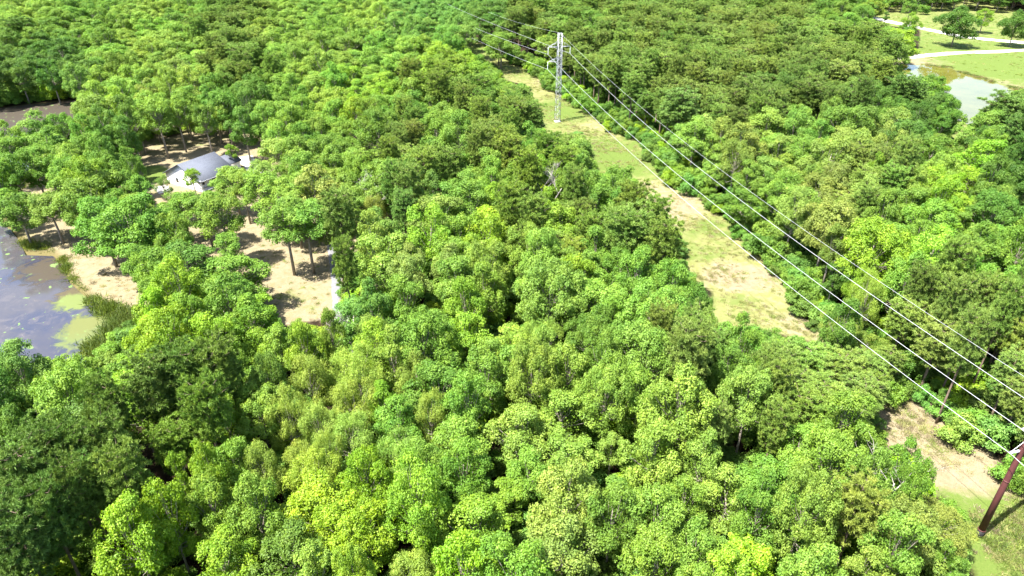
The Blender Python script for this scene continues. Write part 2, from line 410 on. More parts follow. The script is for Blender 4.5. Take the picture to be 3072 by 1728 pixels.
# ------------------------------------------------------------------ house
def build_house():
    # local x along the ridge (away from the camera), local -y towards the porch side
    ax, ay = gp(534.6, 495, 6.4); bx, by = gp(626.7, 462.8, 6.4)
    ang = math.atan2(by - ay, bx - ax); L = math.hypot(bx - ax, by - ay) + 1.5
    t = empty("white_house", (float(ax), float(ay), 0), ang)
    tag(t, "white gabled house with grey shingle roof and porch posts among the trees", "house")
    W2, B2, EZ, RZ = 7.6, 7.6, 2.9, 6.6
    # walls: gabled box; porch side set back
    def gable(x0, x1, yf, yb, ez_f, ez_b, rz, ry=0.0):
        V = [(x, y, z) for x in (x0, x1) for y, z in ((yf, 0), (yf, ez_f), (ry, rz), (yb, ez_b), (yb, 0))]
        return V, [(4, 3, 2, 1, 0), (5, 6, 7, 8, 9), (0, 1, 6, 5), (3, 4, 9, 8), (1, 2, 7, 6), (2, 3, 8, 7)]
    m = MB(); sl = (RZ - EZ) / W2
    V, Fc = gable(.3, L - .3, -(W2 - 2.4), B2 - .5, RZ - .12 - sl * (W2 - 2.4), RZ - .12 - (RZ - EZ) / B2 * (B2 - .5), RZ - .12)
    m.add(V, Fc)
    V, Fc = gable(L - .3, L + 6.0, -2.6, 4.4, 2.9, 2.7, 4.6)
    m.add(V, Fc)
    m.box((.31, -(W2 - 1.15), 2.9), (.2, 2.1, .5))
    wall = m.build("wall", WHITE, t)
    def roof(name, x0, x1, yf, zf, yb, zb, rz, th=.18):
        r = MB()
        for (ye, ze) in ((yf, zf), (yb, zb)):
            V = [(x0, 0, rz), (x1, 0, rz), (x1, ye, ze), (x0, ye, ze)]
            V += [(a, b, c - th) for a, b, c in V]
            r.add(V, [(0, 1, 2, 3), (7, 6, 5, 4), (0, 4, 5, 1), (1, 5, 6, 2), (2, 6, 7, 3), (3, 7, 4, 0)])
        return r.build(name, SHINGLE, t)
    roof("roof", -.35, L + .35, -W2, EZ, B2, EZ - .1, RZ + .05)
    roof("wing_roof", L + .36, L + 6.4, -3.2, 2.9, 5.0, 2.6, 4.75)
    for x in (.5, L * .33, L * .66, L - .4):
        MB().box((x, -W2 + .45, 1.5), (.28, .28, 2.75)).build("porch_post", WHITE, t)
    MB().box((L / 2, -W2 + 1.3, .12), (L, 2.5, .24)).build("porch_floor", CONC, t)
    MB().box((L / 2, -W2 + .06, 2.82), (L + .6, .1, .2)).build("fascia", WHITE, t)
    # gable louvre, windows, door
    def window(x, y, z, w, h, axis):
        dx = (w, .06, h) if axis == 'y' else (.06, w, h)
        f = MB().box((x, y, z), (dx[0] + (.16 if axis == 'y' else 0), dx[1] + (.16 if axis == 'x' else 0), h + .16)).build("window", WHITE, t)
        off = (0, -.03, 0) if axis == 'y' else (-.03, 0, 0)
        g = MB().box((x + off[0], y + off[1], z), dx).build("pane", GLASS, f)
    fy = -(W2 - 2.4) - .03
    window(2.2, fy, 1.6, 1.2, 1.3, 'y'); window(L - 2.2, fy, 1.6, 1.2, 1.3, 'y')
    window(.27, 2.6, 1.6, 1.1, 1.3, 'x'); window(.27, -1.6, 1.6, 1.1, 1.3, 'x')
    d = MB().box((L / 2, fy, 1.25), (1.1, .08, 2.1)).build("door", DARKW, t)
    MB().box((L / 2 + .4, fy - .07, 1.2), (.06, .06, .16)).build("handle", GALV, d)
build_house()

# ------------------------------------------------------------------ power line
nx_, ny_ = map(float, gp(2937, 1605)); tx_, ty_ = map(float, gp(1672, 365))
LD = Vector((tx_ - nx_, ty_ - ny_)).normalized(); RP = Vector((LD.y, -LD.x)); LANG = math.atan2(RP.y, RP.x)
def pole_pt(bx, by, s, z, a=0.0): return Vector((bx + RP.x * s + LD.x * a, by + RP.y * s + LD.y * a, z))

def lattice_tower():
    t = empty("lattice_tower", (tx_, ty_, 0), LANG)
    tag(t, "slender pale steel lattice power tower standing in the mown strip", "power tower")
    H, w0, w1 = 29.4, .85, .6
    m = MB()
    hw = lambda z: w0 + (w1 - w0) * z / H
    for sx in (-1, 1):
        for sy in (-1, 1):
            m.tube([(sx * w0, sy * w0, -.3), (sx * w1, sy * w1, H)], .065, 5)
    n = 22
    for i in range(n):
        z0, z1 = H * i / n, H * (i + 1) / n; a, b = hw(z0), hw(z1)
        for k in range(4):
            c0 = [(-a, -a), (a, -a), (a, a), (-a, a)]; c1 = [(-b, -b), (b, -b), (b, b), (-b, b)]
            p, q = c0[k], c1[(k + 1) % 4]
            if i % 2: p, q = c0[(k + 1) % 4], c1[k]
            m.tube([(*p, z0), (*q, z1)], .045, 4)
            m.tube([(*c1[k], z1), (*c1[(k + 1) % 4], z1)], .035, 4)
    m.build("mast", GALV, t)
    MB().box((0, 0, .1), (2.0, 2.0, .4)).build("concrete_footing", CONC, t)
    def arm(x, z, up):
        a = MB(); s = 1 if x > 0 else -1
        for sy in (-.6, .6):
            a.tube([(s * .6, sy, z), (x, 0, z)], .07, 5)
            a.tube([(s * .6, sy, z + up), (x, 0, z)], .055, 5)
        for f in (.33, .66):
            xx = s * .6 + (x - s * .6) * f
            a.tube([(xx, -.6 * (1 - f), z), (xx, .6 * (1 - f), z)], .04, 4)
            a.tube([(xx, 0, z), (xx, 0, z + up * (1 - f))], .04, 4)
        return a.build("crossarm", GALV, t)
    def ins(x, z0, z1):
        k = MB(); k.tube([(x, 0, z0), (x, 0, z1)], .05, 6); nn = 9
        for i in range(nn):
            z = z0 + (z1 - z0) * (i + .5) / nn
            k.tube([(x, 0, z + .05), (x, 0, z - .05)], [.07, .15], 8)
        k.build("insulator", POLYM, t)
    arm(-4.0, 25.1, 1.7); arm(3.6, 25.1, 1.7); arm(-4.0, 20.4, 1.3)
    ins(-4.0, 25.0, 22.8); ins(3.6, 25.0, 22.8); ins(-4.0, 20.3, 18.0)
lattice_tower()

NZ = {'low': (-1.75, 14.3), 'left': (-1.6, 17.8), 'right': (1.9, 19.0), 'top': (0, 22.6)}
def steel_pole():
    t = empty("steel_power_pole", (nx_, ny_, 0), LANG)
    tag(t, "dark red steel power pole with a black base in the grass", "power pole")
    m = MB(); m.tube([(0, 0, .9), (0, 0, 8), (0, 0, 16), (0, 0, 22.4)], [.40, .35, .30, .25], 12); m.build("shaft", RUST, t, smooth=False)
    m = MB(); m.tube([(0, 0, -.4), (0, 0, 1.0)], [.43, .42], 12); m.build("base_sleeve", TAR, t)
    m = MB(); m.tube([(0, 0, 1.0), (0, 0, 1.09)], [.46, .46], 12); m.build("collar", RUST, t); m = MB(); m.tube([(0, 0, 9.4), (0, 0, 9.55)], [.37, .37], 12); m.build("collar", RUST, t)
    for k in ('low', 'left', 'right'):
        s, z = NZ[k]; sg = 1 if s > 0 else -1
        a = MB(); a.tube([(sg * .3, 0, z + .02), (s, 0, z)], .05, 6)
        for i in range(9):
            x = sg * .45 + (s - sg * .55) * (i + .5) / 9; a.tube([(x - .05 * sg, 0, z), (x + .05 * sg, 0, z)], [.16, .1], 8)
        a.build("insulator", POLYM, t)
        b = MB(); b.tube([(s, 0, z), (sg * .3, 0, z + 1.35)], .028, 5); b.build("brace_rod", POLYM, t)
steel_pole()

def cable(name, pts, sags, r, label):
    m = MB(); allp = []
    for j in range(len(pts) - 1):
        a, b = Vector(pts[j]), Vector(pts[j + 1]); n = 40
        for i in range(n + (1 if j == len(pts) - 2 else 0)):
            u = i / n; p = a.lerp(b, u); p.z -= 4 * sags[j] * u * (1 - u); allp.append(p)
    m.tube(allp, r, 5)
    o = m.build(name, CABLE, None, smooth=True)
    tag(o, label, "power cable", "cables of the power line")
def far(px, py, z):
    x, y = gp(px, py, z); return Vector((float(x), float(y), z))
ends = {'low': far(1367, 89, 10), 'left': far(1361, 55, 12), 'right': far(1352, 15, 14), 'top': far(1480, 40, 20)}
names = {'low': "lowest pale cable of the power line, crossing nearest the mown strip", 'left': "second lowest pale cable, running up from the red pole to the tower's arm",
         'right': "pale cable hung from the single insulator across the tower", 'top': "thin topmost cable running to the head of the lattice tower"}
tw = {'low': (-4.0, 18.0), 'left': (-4.0, 22.8), 'right': (3.6, 22.8), 'top': (0.0, 29.4)}
for k in ('low', 'left', 'right', 'top'):
    a = pole_pt(tx_, ty_, *tw[k]); b = pole_pt(nx_, ny_, *NZ[k]); e = ends[k]
    e2 = a + (e - a) * 1.12
    c = pole_pt(nx_, ny_, NZ[k][0], NZ[k][1] + 3, -150)
    cable("power_cable", [e2, a, b, c], [.7, 3.6, 3.0], .017 if k == 'top' else .029, names[k])

# ------------------------------------------------------------------ tree models (one crown mesh and one trunk mesh per variant, shared by the copies)
def unit(v): return v / np.maximum(np.linalg.norm(v, axis=-1, keepdims=True), 1e-9)
def cards(c, n, a, b, r, tang=None):
    """diamond leaves: centre, normal, half length, half width"""
    t = unit(np.cross(n, unit(r.standard_normal(c.shape)))) if tang is None else unit(tang - n * (tang * n).sum(-1, keepdims=True))
    bb = np.cross(n, t); a = a[:, None]; b = b[:, None]
    V = np.stack([c + t * a, c + bb * b + t * a * .15, c - t * a, c - bb * b + t * a * .15], 1).reshape(-1, 3)
    return V, np.arange(len(c) * 4).reshape(-1, 4)
def sph(r, n, zmin=-1.0):
    z = r.uniform(zmin, 1, n); p = r.uniform(0, 2 * math.pi, n); s = np.sqrt(1 - z * z)
    return np.stack([s * np.cos(p), s * np.sin(p), z], 1)
def spread_dirs(r, n, zmin, tries=14):
    D = []
    for _ in range(n):
        c = sph(r, tries, zmin)
        if D:
            d = (c @ np.array(D).T).max(1); D.append(c[d.argmin()])
        else: D.append(c[0])
    return np.array(D)

def make_tree(seed, kind):
    """returns crown mesh, trunk mesh, natural diameter, height, crown centre height"""
    r = np.random.default_rng(seed)
    mb = MB()
    if kind == 'P': return make_pine(seed, r)
    # diameter, height, crown height, boughs, lobes per bough, lobe radius/R, clumps per lobe, leaves per clump, leaf half length
    cfg = dict(O=(10, 16, 12.8, 13, 5, .165, 12, 32, .15), L=(13, 17, 13, 16, 5, .145, 13, 34, .155), C=(6.2, 16.5, 13.5, 11, 4, .23, 11, 28, .14),
               W=(9.5, 14.5, 12, 13, 5, .175, 13, 34, .13), B=(5, 4.6, 4.5, 7, 4, .27, 11, 20, .14),
               Y=(9, 17, 12, 11, 5, .19, 12, 26, .15), G=(14, 15, 12.6, 13, 6, .17, 14, 27, .18))[kind]
    D, H, hc, nb, npb, lr, nc, nk, ls = cfg
    R = D / 2; cz = H - hc / 2
    ax = np.array([R, R, hc / 2])
    bd = spread_dirs(r, nb, -.75 if kind != 'Y' else -.5)
    bctr, dirs = [], []
    for b in bd:
        f = r.uniform(.5, .86); bc = b * ax * f
        if b[2] > .55: bc[2] *= r.uniform(.85, 1.15)
        for q in spread_dirs(r, npb, -.35, 6):
            bctr.append(bc + unit(q + b * .5) * R * r.uniform(.17, .31)); dirs.append(unit(b + q * .5))
    ctr = np.array(bctr); dirs = np.array(dirs); nl = len(ctr)
    ctr[:, 2] = np.clip(ctr[:, 2], -hc * .47, hc * .47)
    taper = {'C': .5, 'O': .22, 'W': .25, 'L': .12}.get(kind, .1)
    ctr[:, :2] *= (1 - taper * np.clip(ctr[:, 2:3] / (hc / 2), 0, 1) ** 1.5)
    lrad = R * lr * r.uniform(.7, 1.35, nl)
    C_, N_, V_, W_, T_ = [], [], [], [], []
    for i in range(nl):
        o = unit(dirs[i] + np.array([0, 0, .35]))
        cd = spread_dirs(r, nc, -1, 8); cd = cd[(cd @ o) > -.35]
        cp = ctr[i] + cd * lrad[i] * r.uniform(.72, 1.08, (len(cd), 1)) * np.array([1, 1, .8])
        lw = r.uniform(0, 1)
        cr = r.uniform(.42, .72, len(cd)) * (R / 5) ** .4
        if kind == 'W': cr *= .9
        for j in range(len(cd)):
            k = int(nk * r.uniform(.7, 1.3))
            off = sph(r, k, -.6) * r.uniform(.45, 1, (k, 1)) ** .6 * cr[j]
            if kind == 'W': off[:, 2] = off[:, 2] * 1.7 - .2
            pos = cp[j] + off
            nn = unit(unit(off) * .75 + cd[j] * .45 + np.array([0, 0, .55]) + r.standard_normal((k, 3)) * .5)
            C_.append(pos); N_.append(nn)
            V_.append(np.clip(r.normal(.5, .22, k) , 0, 1)); W_.append(np.full(k, np.clip(lw * .6 + r.uniform(0, .4), 0, 1)))
    # interior and skirt leaves, sparse
    k = int(len(C_) * 3)
    q = sph(r, k, -.85) * np.array([R, R, hc / 2]) * r.uniform(.25, .75, (k, 1))
    if kind == 'C': q[:, :2] *= .7
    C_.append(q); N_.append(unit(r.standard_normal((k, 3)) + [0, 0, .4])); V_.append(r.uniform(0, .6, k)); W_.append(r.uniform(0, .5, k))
    c = np.concatenate(C_); n = np.concatenate(N_); v = np.concatenate(V_); w = np.concatenate(W_)
    c[:, 2] += cz; c[:, 2] = np.maximum(c[:, 2], .15)
    a = ls * r.uniform(.75, 1.3, len(c)); wd = a * (.36 if kind == 'W' else .62)
    tang = None
    if kind == 'W': tang = np.array([0, 0, -1.0]) + r.standard_normal((len(c), 3)) * .5
    V, q4 = cards(c, n, a, wd, r, tang)
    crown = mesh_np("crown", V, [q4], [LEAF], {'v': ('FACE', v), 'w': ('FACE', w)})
    # trunk and limbs
    tr = .014 * H + .02; top = cz + hc * .18
    p0 = [(0, 0, -.4), (.05, .03, H * .25), (r.uniform(-.3, .3), r.uniform(-.3, .3), H * .5), (r.uniform(-.4, .4), r.uniform(-.4, .4), top)]
    if kind != 'B': mb.tube(p0, [tr * 1.25, tr, tr * .75, tr * .25], 7)
    for i in range(0, nl, {'Y': 1, 'B': 3}.get(kind, 2)):
        e = ctr[i] + [0, 0, cz]; zb = max(H * .3, min(top, cz + ctr[i][2] * .4 - hc * .22)) if kind != 'B' else 0
        u = np.array([0, 0, zb]); mid = (u + e) / 2 + np.array([0, 0, -.1 * hc * r.uniform(0, 1)]) + r.normal(0, .2, 3)
        mb.tube([tuple(u), tuple(mid), tuple(e)], [tr * .38, tr * .24, tr * .08], 5, caps=False)
    trunk = mb.mesh("trunk", BARK, smooth=True)
    return crown, trunk, D, H, cz

def make_pine(seed, r):
    D, H, hc = 7.6, 19, 10.5
    R = D / 2; cz = H - hc / 2; mb = MB()
    tr = .26
    lean = r.uniform(-.4, .4, 2)
    tp = lambda z: np.array([lean[0] * (z / H) ** 2, lean[1] * (z / H) ** 2, z])
    mb.tube([tuple(tp(z)) for z in (-.4, 4, 9, 14, H - .6)], [tr * 1.2, tr, tr * .85, tr * .5, .05], 7)
    tips, outd, lw = [], [], []
    nb = 46
    for i in range(nb):
        f = (i + .5) / nb; z = H - hc + hc * (f ** .85) * .97
        prof = math.sin(math.pi * min(1, .16 + .80 * (1 - f) ** .75 * 1.0)) ** .7 if f > .4 else (.72 + .28 * f / .4)
        rr = R * max(.12, prof) * r.uniform(.7, 1.12)
        az = i * 2.399 + r.uniform(-.4, .4); d = np.array([math.cos(az), math.sin(az), 0])
        base = tp(z); rise = r.uniform(.05, .4) + .5 * f
        e = base + d * rr + np.array([0, 0, rise * rr * .6])
        mb.tube([tuple(base), tuple(base + d * rr * .55 + [0, 0, rr * .08]), tuple(e)], [.06, .04, .015], 4, caps=False)
        L_ = r.uniform(0, 1)
        nt_ = max(3, int(rr * 2.3))
        for k in range(nt_):
            u = .3 + .7 * (k + r.uniform(0, 1)) / nt_
            p = base + (e - base) * u + d * 0
            side = np.array([-d[1], d[0], 0]) * r.uniform(-1, 1) * rr * .42 * (1.25 - u * .7)
            q = p + side + np.array([0, 0, r.uniform(-.1, .45)])
            tips.append(q); outd.append(unit(d * .6 + unit(side + 1e-6) * .3 + np.array([0, 0, .9]))); lw.append(np.clip(L_ * .6 + r.uniform(0, .4), 0, 1))
    # rounded puffs of needles over the whole crown
    for b in spread_dirs(r, 26, -.35):
        bc = np.array([b[0] * R * .68, b[1] * R * .68, cz + b[2] * hc * .38]) + tp(H) * [1, 1, 0] * .6
        if b[2] > 0: bc[:2] *= (1 - .35 * b[2])
        pr = R * r.uniform(.24, .38); L_ = r.uniform(0, 1)
        for q in spread_dirs(r, 9, -.3, 5):
            tips.append(bc + q * pr * r.uniform(.6, 1.05)); outd.append(unit(q + b * .5 + np.array([0, 0, .7]))); lw.append(np.clip(L_ * .6 + r.uniform(0, .4), 0, 1))
    tips.append(tp(H)); outd.append(np.array([0, 0, 1.])); lw.append(.5)
    T = np.array(tips); O = np.array(outd); Wt = np.array(lw)
    n1 = len(T); nk = 54
    T3 = np.repeat(T, nk, 0); O3 = np.repeat(O, nk, 0); W3 = np.repeat(Wt, nk)
    dr = unit(sph(r, len(T3)) + O3 * .75)
    ln = r.uniform(.34, .62, len(T3))[:, None]; cc = T3 + r.normal(0, .11, T3.shape) * [1, 1, .6]
    sd = unit(np.cross(dr, unit(r.standard_normal(dr.shape)))) * .06
    V = np.stack([cc - sd, cc + sd, cc + dr * ln + sd * .3], 1).reshape(-1, 3)
    tri = np.arange(len(V)).reshape(-1, 3)
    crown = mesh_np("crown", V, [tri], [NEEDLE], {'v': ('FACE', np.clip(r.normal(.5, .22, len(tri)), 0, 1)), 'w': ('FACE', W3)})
    return crown, mb.mesh("trunk", PBARK, smooth=True), D, H, cz

VARS = {k: [make_tree(100 + 17 * i + ord(k), k) for i in range(n)] for k, n in dict(O=7, L=4, C=3, W=3, B=3, P=6, Y=4, G=2).items()}

# linear base colours of the foliage tones
TONE = dict(l=(.175, .285, .04), g=(.125, .235, .03), d=(.072, .15, .022), t=(.115, .235, .042), o=(.152, .228, .042), p=(.105, .18, .033),
            b=(.19, .25, .05), w=(.225, .31, .048), y=(.19, .32, .02))
GRID = """lgglgolglttdogoooooggdgd
ddgllollglylloooooooogyg
lgllgdglygogoggoopppdddo
gggddglggogogogtlblgbdgd
ggggglgblotgygglgggbolyd
gggggllobtyyoogggolbgggg
ggggdgllgblllgggtggdyggg
yyyyygygtglyllglgggowoog
tgyyyggwwlgllggoogggoooo
dlyppgwwygggllglooogoooo
gdppyywwtglglllloolyoyoo
pppylgwyyggyglgllgdddggg
pppyyggyyylylbgllgggobbg
pyyyygdlywyygbgglylllggg""".split()

trees = []            # dict(x,y,kind,tone,D,H, thing)
PRI = []
def T(px, py, w, kind, tone, H=None, base=None):
    """a tree whose crown shows centred at (px,py) with width w pixels; base = pixel of the trunk's foot where it shows"""
    PRI.append((px, py, w, kind, tone, H, base))
for a in [
 (367,113,74,'O','l'),(456,150,112,'L','l'),(397,186,70,'O','l'),(298,190,84,'O','l'),(441,90,72,'O','g'),(483,76,60,'O','y'),(531,113,50,'C','y'),(590,80,80,'P','o'),(641,120,94,'O','l'),(735,125,94,'O','l'),
 (531,209,80,'O','b'),(596,232,94,'O','l'),(492,236,64,'O','l'),(440,275,80,'O','b'),(656,238,84,'O','l'),(730,190,72,'O','y'),(298,225,80,'O','l'),(290,283,94,'O','l'),(352,300,80,'O','y'),(453,316,112,'O','l'),(551,313,100,'O','g'),(626,300,84,'O','g'),(715,268,60,'C','g'),(680,330,80,'O','l'),
 (60,95,90,'P','d'),(130,120,90,'O','d'),(180,150,80,'O','d'),(20,160,90,'O','d'),(95,185,90,'O','d'),(205,200,80,'O','d'),(55,215,90,'O','d'),(150,215,80,'O','d'),
 (60,272,46,'B','y'),(112,262,56,'B','y'),(190,278,46,'B','y'),(232,282,40,'B','g'),(15,285,50,'B','l'),(150,285,40,'B','g'),
 (110,385,112,'O','l'),(30,410,96,'O','l'),(185,375,84,'O','g'),(245,395,90,'O','g'),(310,410,90,'O','d'),(370,395,90,'O','d'),
 (35,500,110,'O','g'),(140,430,120,'O','g'),(210,490,90,'O','l'),(262,542,136,'L','y'),(390,500,66,'O','g'),(420,565,70,'C','g'),(300,455,80,'O','g'),
 (1027,616,112,'O','l'),(1035,560,80,'C','g'),(1150,520,120,'O','l'),(1120,630,90,'W','w'),(1310,630,170,'O','b'),(1380,690,130,'O','g'),(1141,770,190,'O','l'),(1036,805,80,'P','o'),(1355,785,120,'O','b'),(1469,795,144,'L','l'),(1190,562,90,'P','d'),(1250,500,100,'O','l'),
 (1730,468,140,'O','g'),(1855,551,120,'O','g'),(1790,600,130,'O','g'),(1895,630,112,'P','o'),(1960,668,104,'P','o'),(1879,710,150,'P','o'),(1990,745,120,'P','o'),(1685,670,150,'O','y'),(1625,770,150,'L','l'),(1730,815,120,'O','y'),(2020,835,120,'O','g'),(1560,540,110,'O','t'),(1640,470,90,'P','d'),
 (1958,943,210,'L','l'),(1852,1032,130,'O','g'),(1821,1159,164,'L','l'),(2037,1215,240,'L','l'),(2248,1180,190,'L','l'),(1631,996,112,'W','l'),(2100,905,90,'O','d'),(2225,1022,120,'O','g'),(2180,1110,110,'O','t'),
 (2430,1090,150,'P','o',9.5),(2520,1110,150,'P','o',9.5),(2580,1190,140,'P','o',9.5),(2470,1200,150,'P','o',9.5),(2390,1170,130,'P','o',9.5),(2540,1260,130,'P','o',9.5),(2350,1080,120,'P','o',9.5),
 (2536,950,104,'O','d'),(2879,1290,108,'B','l'),(2504,1391,210,'L','l'),(2420,1517,200,'L','l'),(2610,1444,130,'O','l'),(2715,1375,76,'C','g'),(2745,1445,90,'O','g'),(2810,1560,190,'W','b',8),(2700,1612,180,'O','l'),(2840,1680,110,'O','g',8),(3052,1440,60,'B','g'),
 (53,1091,150,'O','t'),(195,1181,200,'L','l'),(332,1249,120,'P','p'),(475,1180,150,'P','p'),(560,1150,150,'P','p'),(659,1127,150,'P','p'),(622,1254,140,'P','p'),(506,1000,180,'O','y'),(633,996,150,'O','y'),(464,917,110,'O','y'),(560,930,110,'O','g'),
 (338,1364,150,'P','p'),(105,1454,190,'P','p'),(215,1380,150,'P','p'),(385,1454,140,'P','o'),(533,1408,64,'C','y'),(625,1400,120,'O','y'),(396,1600,190,'O','y'),(69,1633,170,'P','p'),(30,1290,140,'O','d'),(500,1530,150,'O','y'),(240,1500,130,'P','p'),(160,1570,150,'P','p'),
 (1127,1022,124,'O','y'),(1265,1006,190,'L','g'),(926,1122,144,'W','w'),(1063,1190,150,'W','w'),(1253,1122,112,'W','w'),(1290,1233,112,'W','w'),(1401,1201,150,'O','g'),(905,1022,110,'O','y'),(800,1117,94,'O','t'),(990,980,80,'O','g'),
 (1216,1349,150,'W','w'),(979,1348,90,'W','w'),(1243,1491,200,'L','y'),(1058,1707,120,'O','l'),(862,1230,120,'W','w'),
 (2697,119,120,'O','y'),(2733,68,60,'O','y'),
 (2781,268,120,'O','g'),(2715,284,110,'P','p'),(2850,330,90,'O','g'),(2647,228,80,'P','o'),(3020,345,150,'P','p'),(2960,385,130,'O','g'),(2960,477,150,'O','y'),(2826,500,100,'O','l'),(2632,510,76,'O','y'),(2793,765,180,'L','y'),(2590,850,96,'W','y'),(3060,480,70,'P','p'),(2602,580,112,'O','b'),(3050,410,90,'P','p'),
 (2040,330,120,'P','p'),(1990,210,90,'P','o'),(1870,100,70,'O','y'),(1590,60,40,'C','g'),(2420,300,110,'P','p'),(2520,240,110,'P','o'),(2250,280,110,'P','p'),(2300,380,140,'O','g'),(2120,380,120,'O','b'),
]: T(*a)
# trees whose foot shows on open ground: (foot px, foot py, height, crown width m, kind, tone)
FOOT = [(190,730,13,9,'Y','b'),(60,568,15,8,'Y','g'),(110,548,14,7,'Y','g'),(172,580,14,8,'Y','l'),(432,848,18,12,'Y','g'),(350,800,17,12,'O','g'),(480,828,18,11,'O','g'),
 (507,476,20,9,'Y','g'),(420,482,19,9,'O','d'),(640,470,17,7,'Y','g'),(560,458,18,8,'Y','g'),(700,445,19,9,'Y','g'),(760,438,18,8,'Y','d'),(350,500,18,9,'O','d'),
 (700,795,17,9.5,'Y','g'),(722,650,14,8,'Y','l'),(752,672,14,7,'Y','g'),(884,824,18,10,'Y','g'),(942,820,17.5,10,'Y','g'),(546,672,8.5,5.5,'Y','g'),(596,676,8,5.5,'Y','g'),(644,672,8.5,6,'Y','l'),(684,640,10,6,'Y','l'),
 (640,742,13,9.5,'Y','g'),(570,720,12,9,'Y','g'),(300,748,17,12,'O','g'),(330,690,16,11,'O','l'),(245,690,14,9,'Y','g'),(815,700,16,9.5,'Y','g'),(862,722,15,10,'Y','l'),(905,745,14,8,'Y','g'),
 (500,598,6.5,4.6,'W','t'),(590,590,8.2,4.2,'Y','y'),(708,512,8.5,3.2,'Y','y'),(860,560,14,10,'Y','b'),(800,600,11,7,'Y','b'),(930,520,16,9,'O','g'),
 (590,905,13,12,'O','d'),(722,935,13,12,'O','g'),
 (2853,141,19,19,'G','d'),(3026,140,17,17,'G','d'),(2938,100,13,10,'O','y'),(2721,66,14,9,'O','g'),(2768,44,6,7,'B','g'),(2650,80,9,4,'C','d'),
 (2208,702,11,8.5,'O','g'),(2850,470,5,5,'B','g')]
def crown_depth(px, py, z): 
    x, y = gp(px, py, z); return float(x), float(y), float(pj(x, y, z)[2])
placed = []
for (fx, fy, H, D, k, t) in FOOT:
    x, y = map(float, gp(fx, fy)); placed.append(dict(x=x, y=y, H=H, D=D, k=k, t=t, pri=True))
for (px, py, w, k, t, H, base) in PRI:
    h = H or dict(O=16.5, L=17.5, C=15, W=13.5, P=19, B=4)[k]
    zc = h * (.72 if k != 'B' else .5)
    x, y, d = crown_depth(px, py, zc); D = w * d / F
    placed.append(dict(x=x, y=y, H=h, D=D, k=k, t=t, pri=True))
# bushes skirting the strips and shores: offset outward from the open edge
def skirt(pts, step, off, dmin, dmax, tones):
    P = poly(pts); d = np.diff(P, axis=0); L = np.hypot(d[:, 0], d[:, 1]); cum = np.concatenate([[0], np.cumsum(L)])
    q = step * .5
    while q < cum[-1]:
        x = np.interp(q, cum, P[:, 0]); y = np.interp(q, cum, P[:, 1]); k = min(np.searchsorted(cum, q) - 1, len(d) - 1)
        nn = np.array([-d[k][1], d[k][0]]) / max(L[k], 1e-6); D = rng.uniform(dmin, dmax); o = off + D * .5 + rng.uniform(-.3, .8)
        placed.append(dict(x=float(x + nn[0] * o), y=float(y + nn[1] * o), H=float(D * rng.uniform(.75, 1.15)), D=float(D), k='B', t=str(rng.choice(list(tones))), pri=False))
        q += step * rng.uniform(.7, 1.4)
EDGE_R = [(2483,1014),(2404,964),(2357,922),(2345,864),(2304,816),(2263,784),(2240,730),(2192,694),(2174,653),(2120,641),(2082,593),(2043,581),(2013,566),(1995,542),(1959,500),(1924,480),(1915,432),(1834,402),(1804,373),(1789,355),(1745,337),(1700,301),(1664,277),(1634,268),(1605,232),(1569,203),(1536,194),(1498,173),(1439,131)]
skirt(EDGE_R[::-1], 4.6, .2, 3.4, 6.0, 'ddgggt')
skirt([(2657,1206),(2736,1206),(2784,1222),(2831,1280),(2874,1338)], 4.2, .1, 2.6, 4.0, 'gdo')
NPRI = len(placed)
# fill the woods between them
def hits_open(x, y, H, D, cz, tests=None):
    """does a tree there stand in front of ground or water the photograph shows?"""
    bad = inside(P_lake, x, y) | inside(P_fpond, x, y) | inside(P_row, x, y)
    R = D / 2
    for dx, dz in ((0, H * .97 - cz), (0, 0), (-.85, 0), (.85, 0), (0, -(H * .35)), (-.6, H * .25), (.6, H * .25), (-.55, -H * .22), (.55, -H * .22), (0, -cz)):
        X, Y, dd = pj(x + dx * R, y, cz + dz)
        for P in visible_np: bad |= inside(P, X, Y)
        bad |= inside(HOUSE_V, X, Y)
    return bad
NC = 60000
cy = 28 + (620 - 28) * rng.random(NC) ** .62
cx = (rng.random(NC) * 2 - 1) * (cy * .82 + 42)
gx, gy, gd = pj(cx, cy, 11.0)
jx = gx + rng.normal(0, 34, NC); jy = gy + rng.normal(0, 26, NC)
ci = np.clip((jx / 128).astype(int), 0, 23); ri = np.clip((jy / 123.5).astype(int), 0, 13)
tone = np.array([[c for c in (row + 'g' * 24)[:24]] for row in GRID])[ri, ci]
uu = rng.random(NC)
kind = np.where(np.isin(tone, ['o', 'p']), 'P', np.where(tone == 'w', 'W', 'O'))
kind = np.where((kind == 'O') & (uu < .16), 'L', kind); kind = np.where((kind == 'O') & (uu > .90), 'C', kind)
Dm = {'O': 9.8, 'L': 11.8, 'C': 5.6, 'W': 8.4, 'P': 7.2}; Hm = {'O': 16, 'L': 17, 'C': 14.5, 'W': 14, 'P': 18}
D_ = np.array([Dm[k] for k in kind]) * rng.uniform(.74, 1.2, NC) * np.interp(cy, [45, 140, 230, 330], [.70, .95, 1.1, 1.36]); H_ = np.array([Hm[k] for k in kind]) * rng.uniform(.68, 1.16, NC)
H_ = np.where(gy > 1150, H_ * .9, H_)
along = (cx - nx_) * LD.x + (cy - ny_) * LD.y; side_ = (cx - nx_) * RP.x + (cy - ny_) * RP.y
under = (along > -20) & (along < 150) & (np.abs(side_) < 8)
H_ = np.where(under, np.minimum(H_, 8.5), H_); D_ = np.where(under, np.minimum(D_, 6), D_)
ok = ~hits_open(cx, cy, H_, D_, H_ * .7)
G = {}; CELL = 12.0
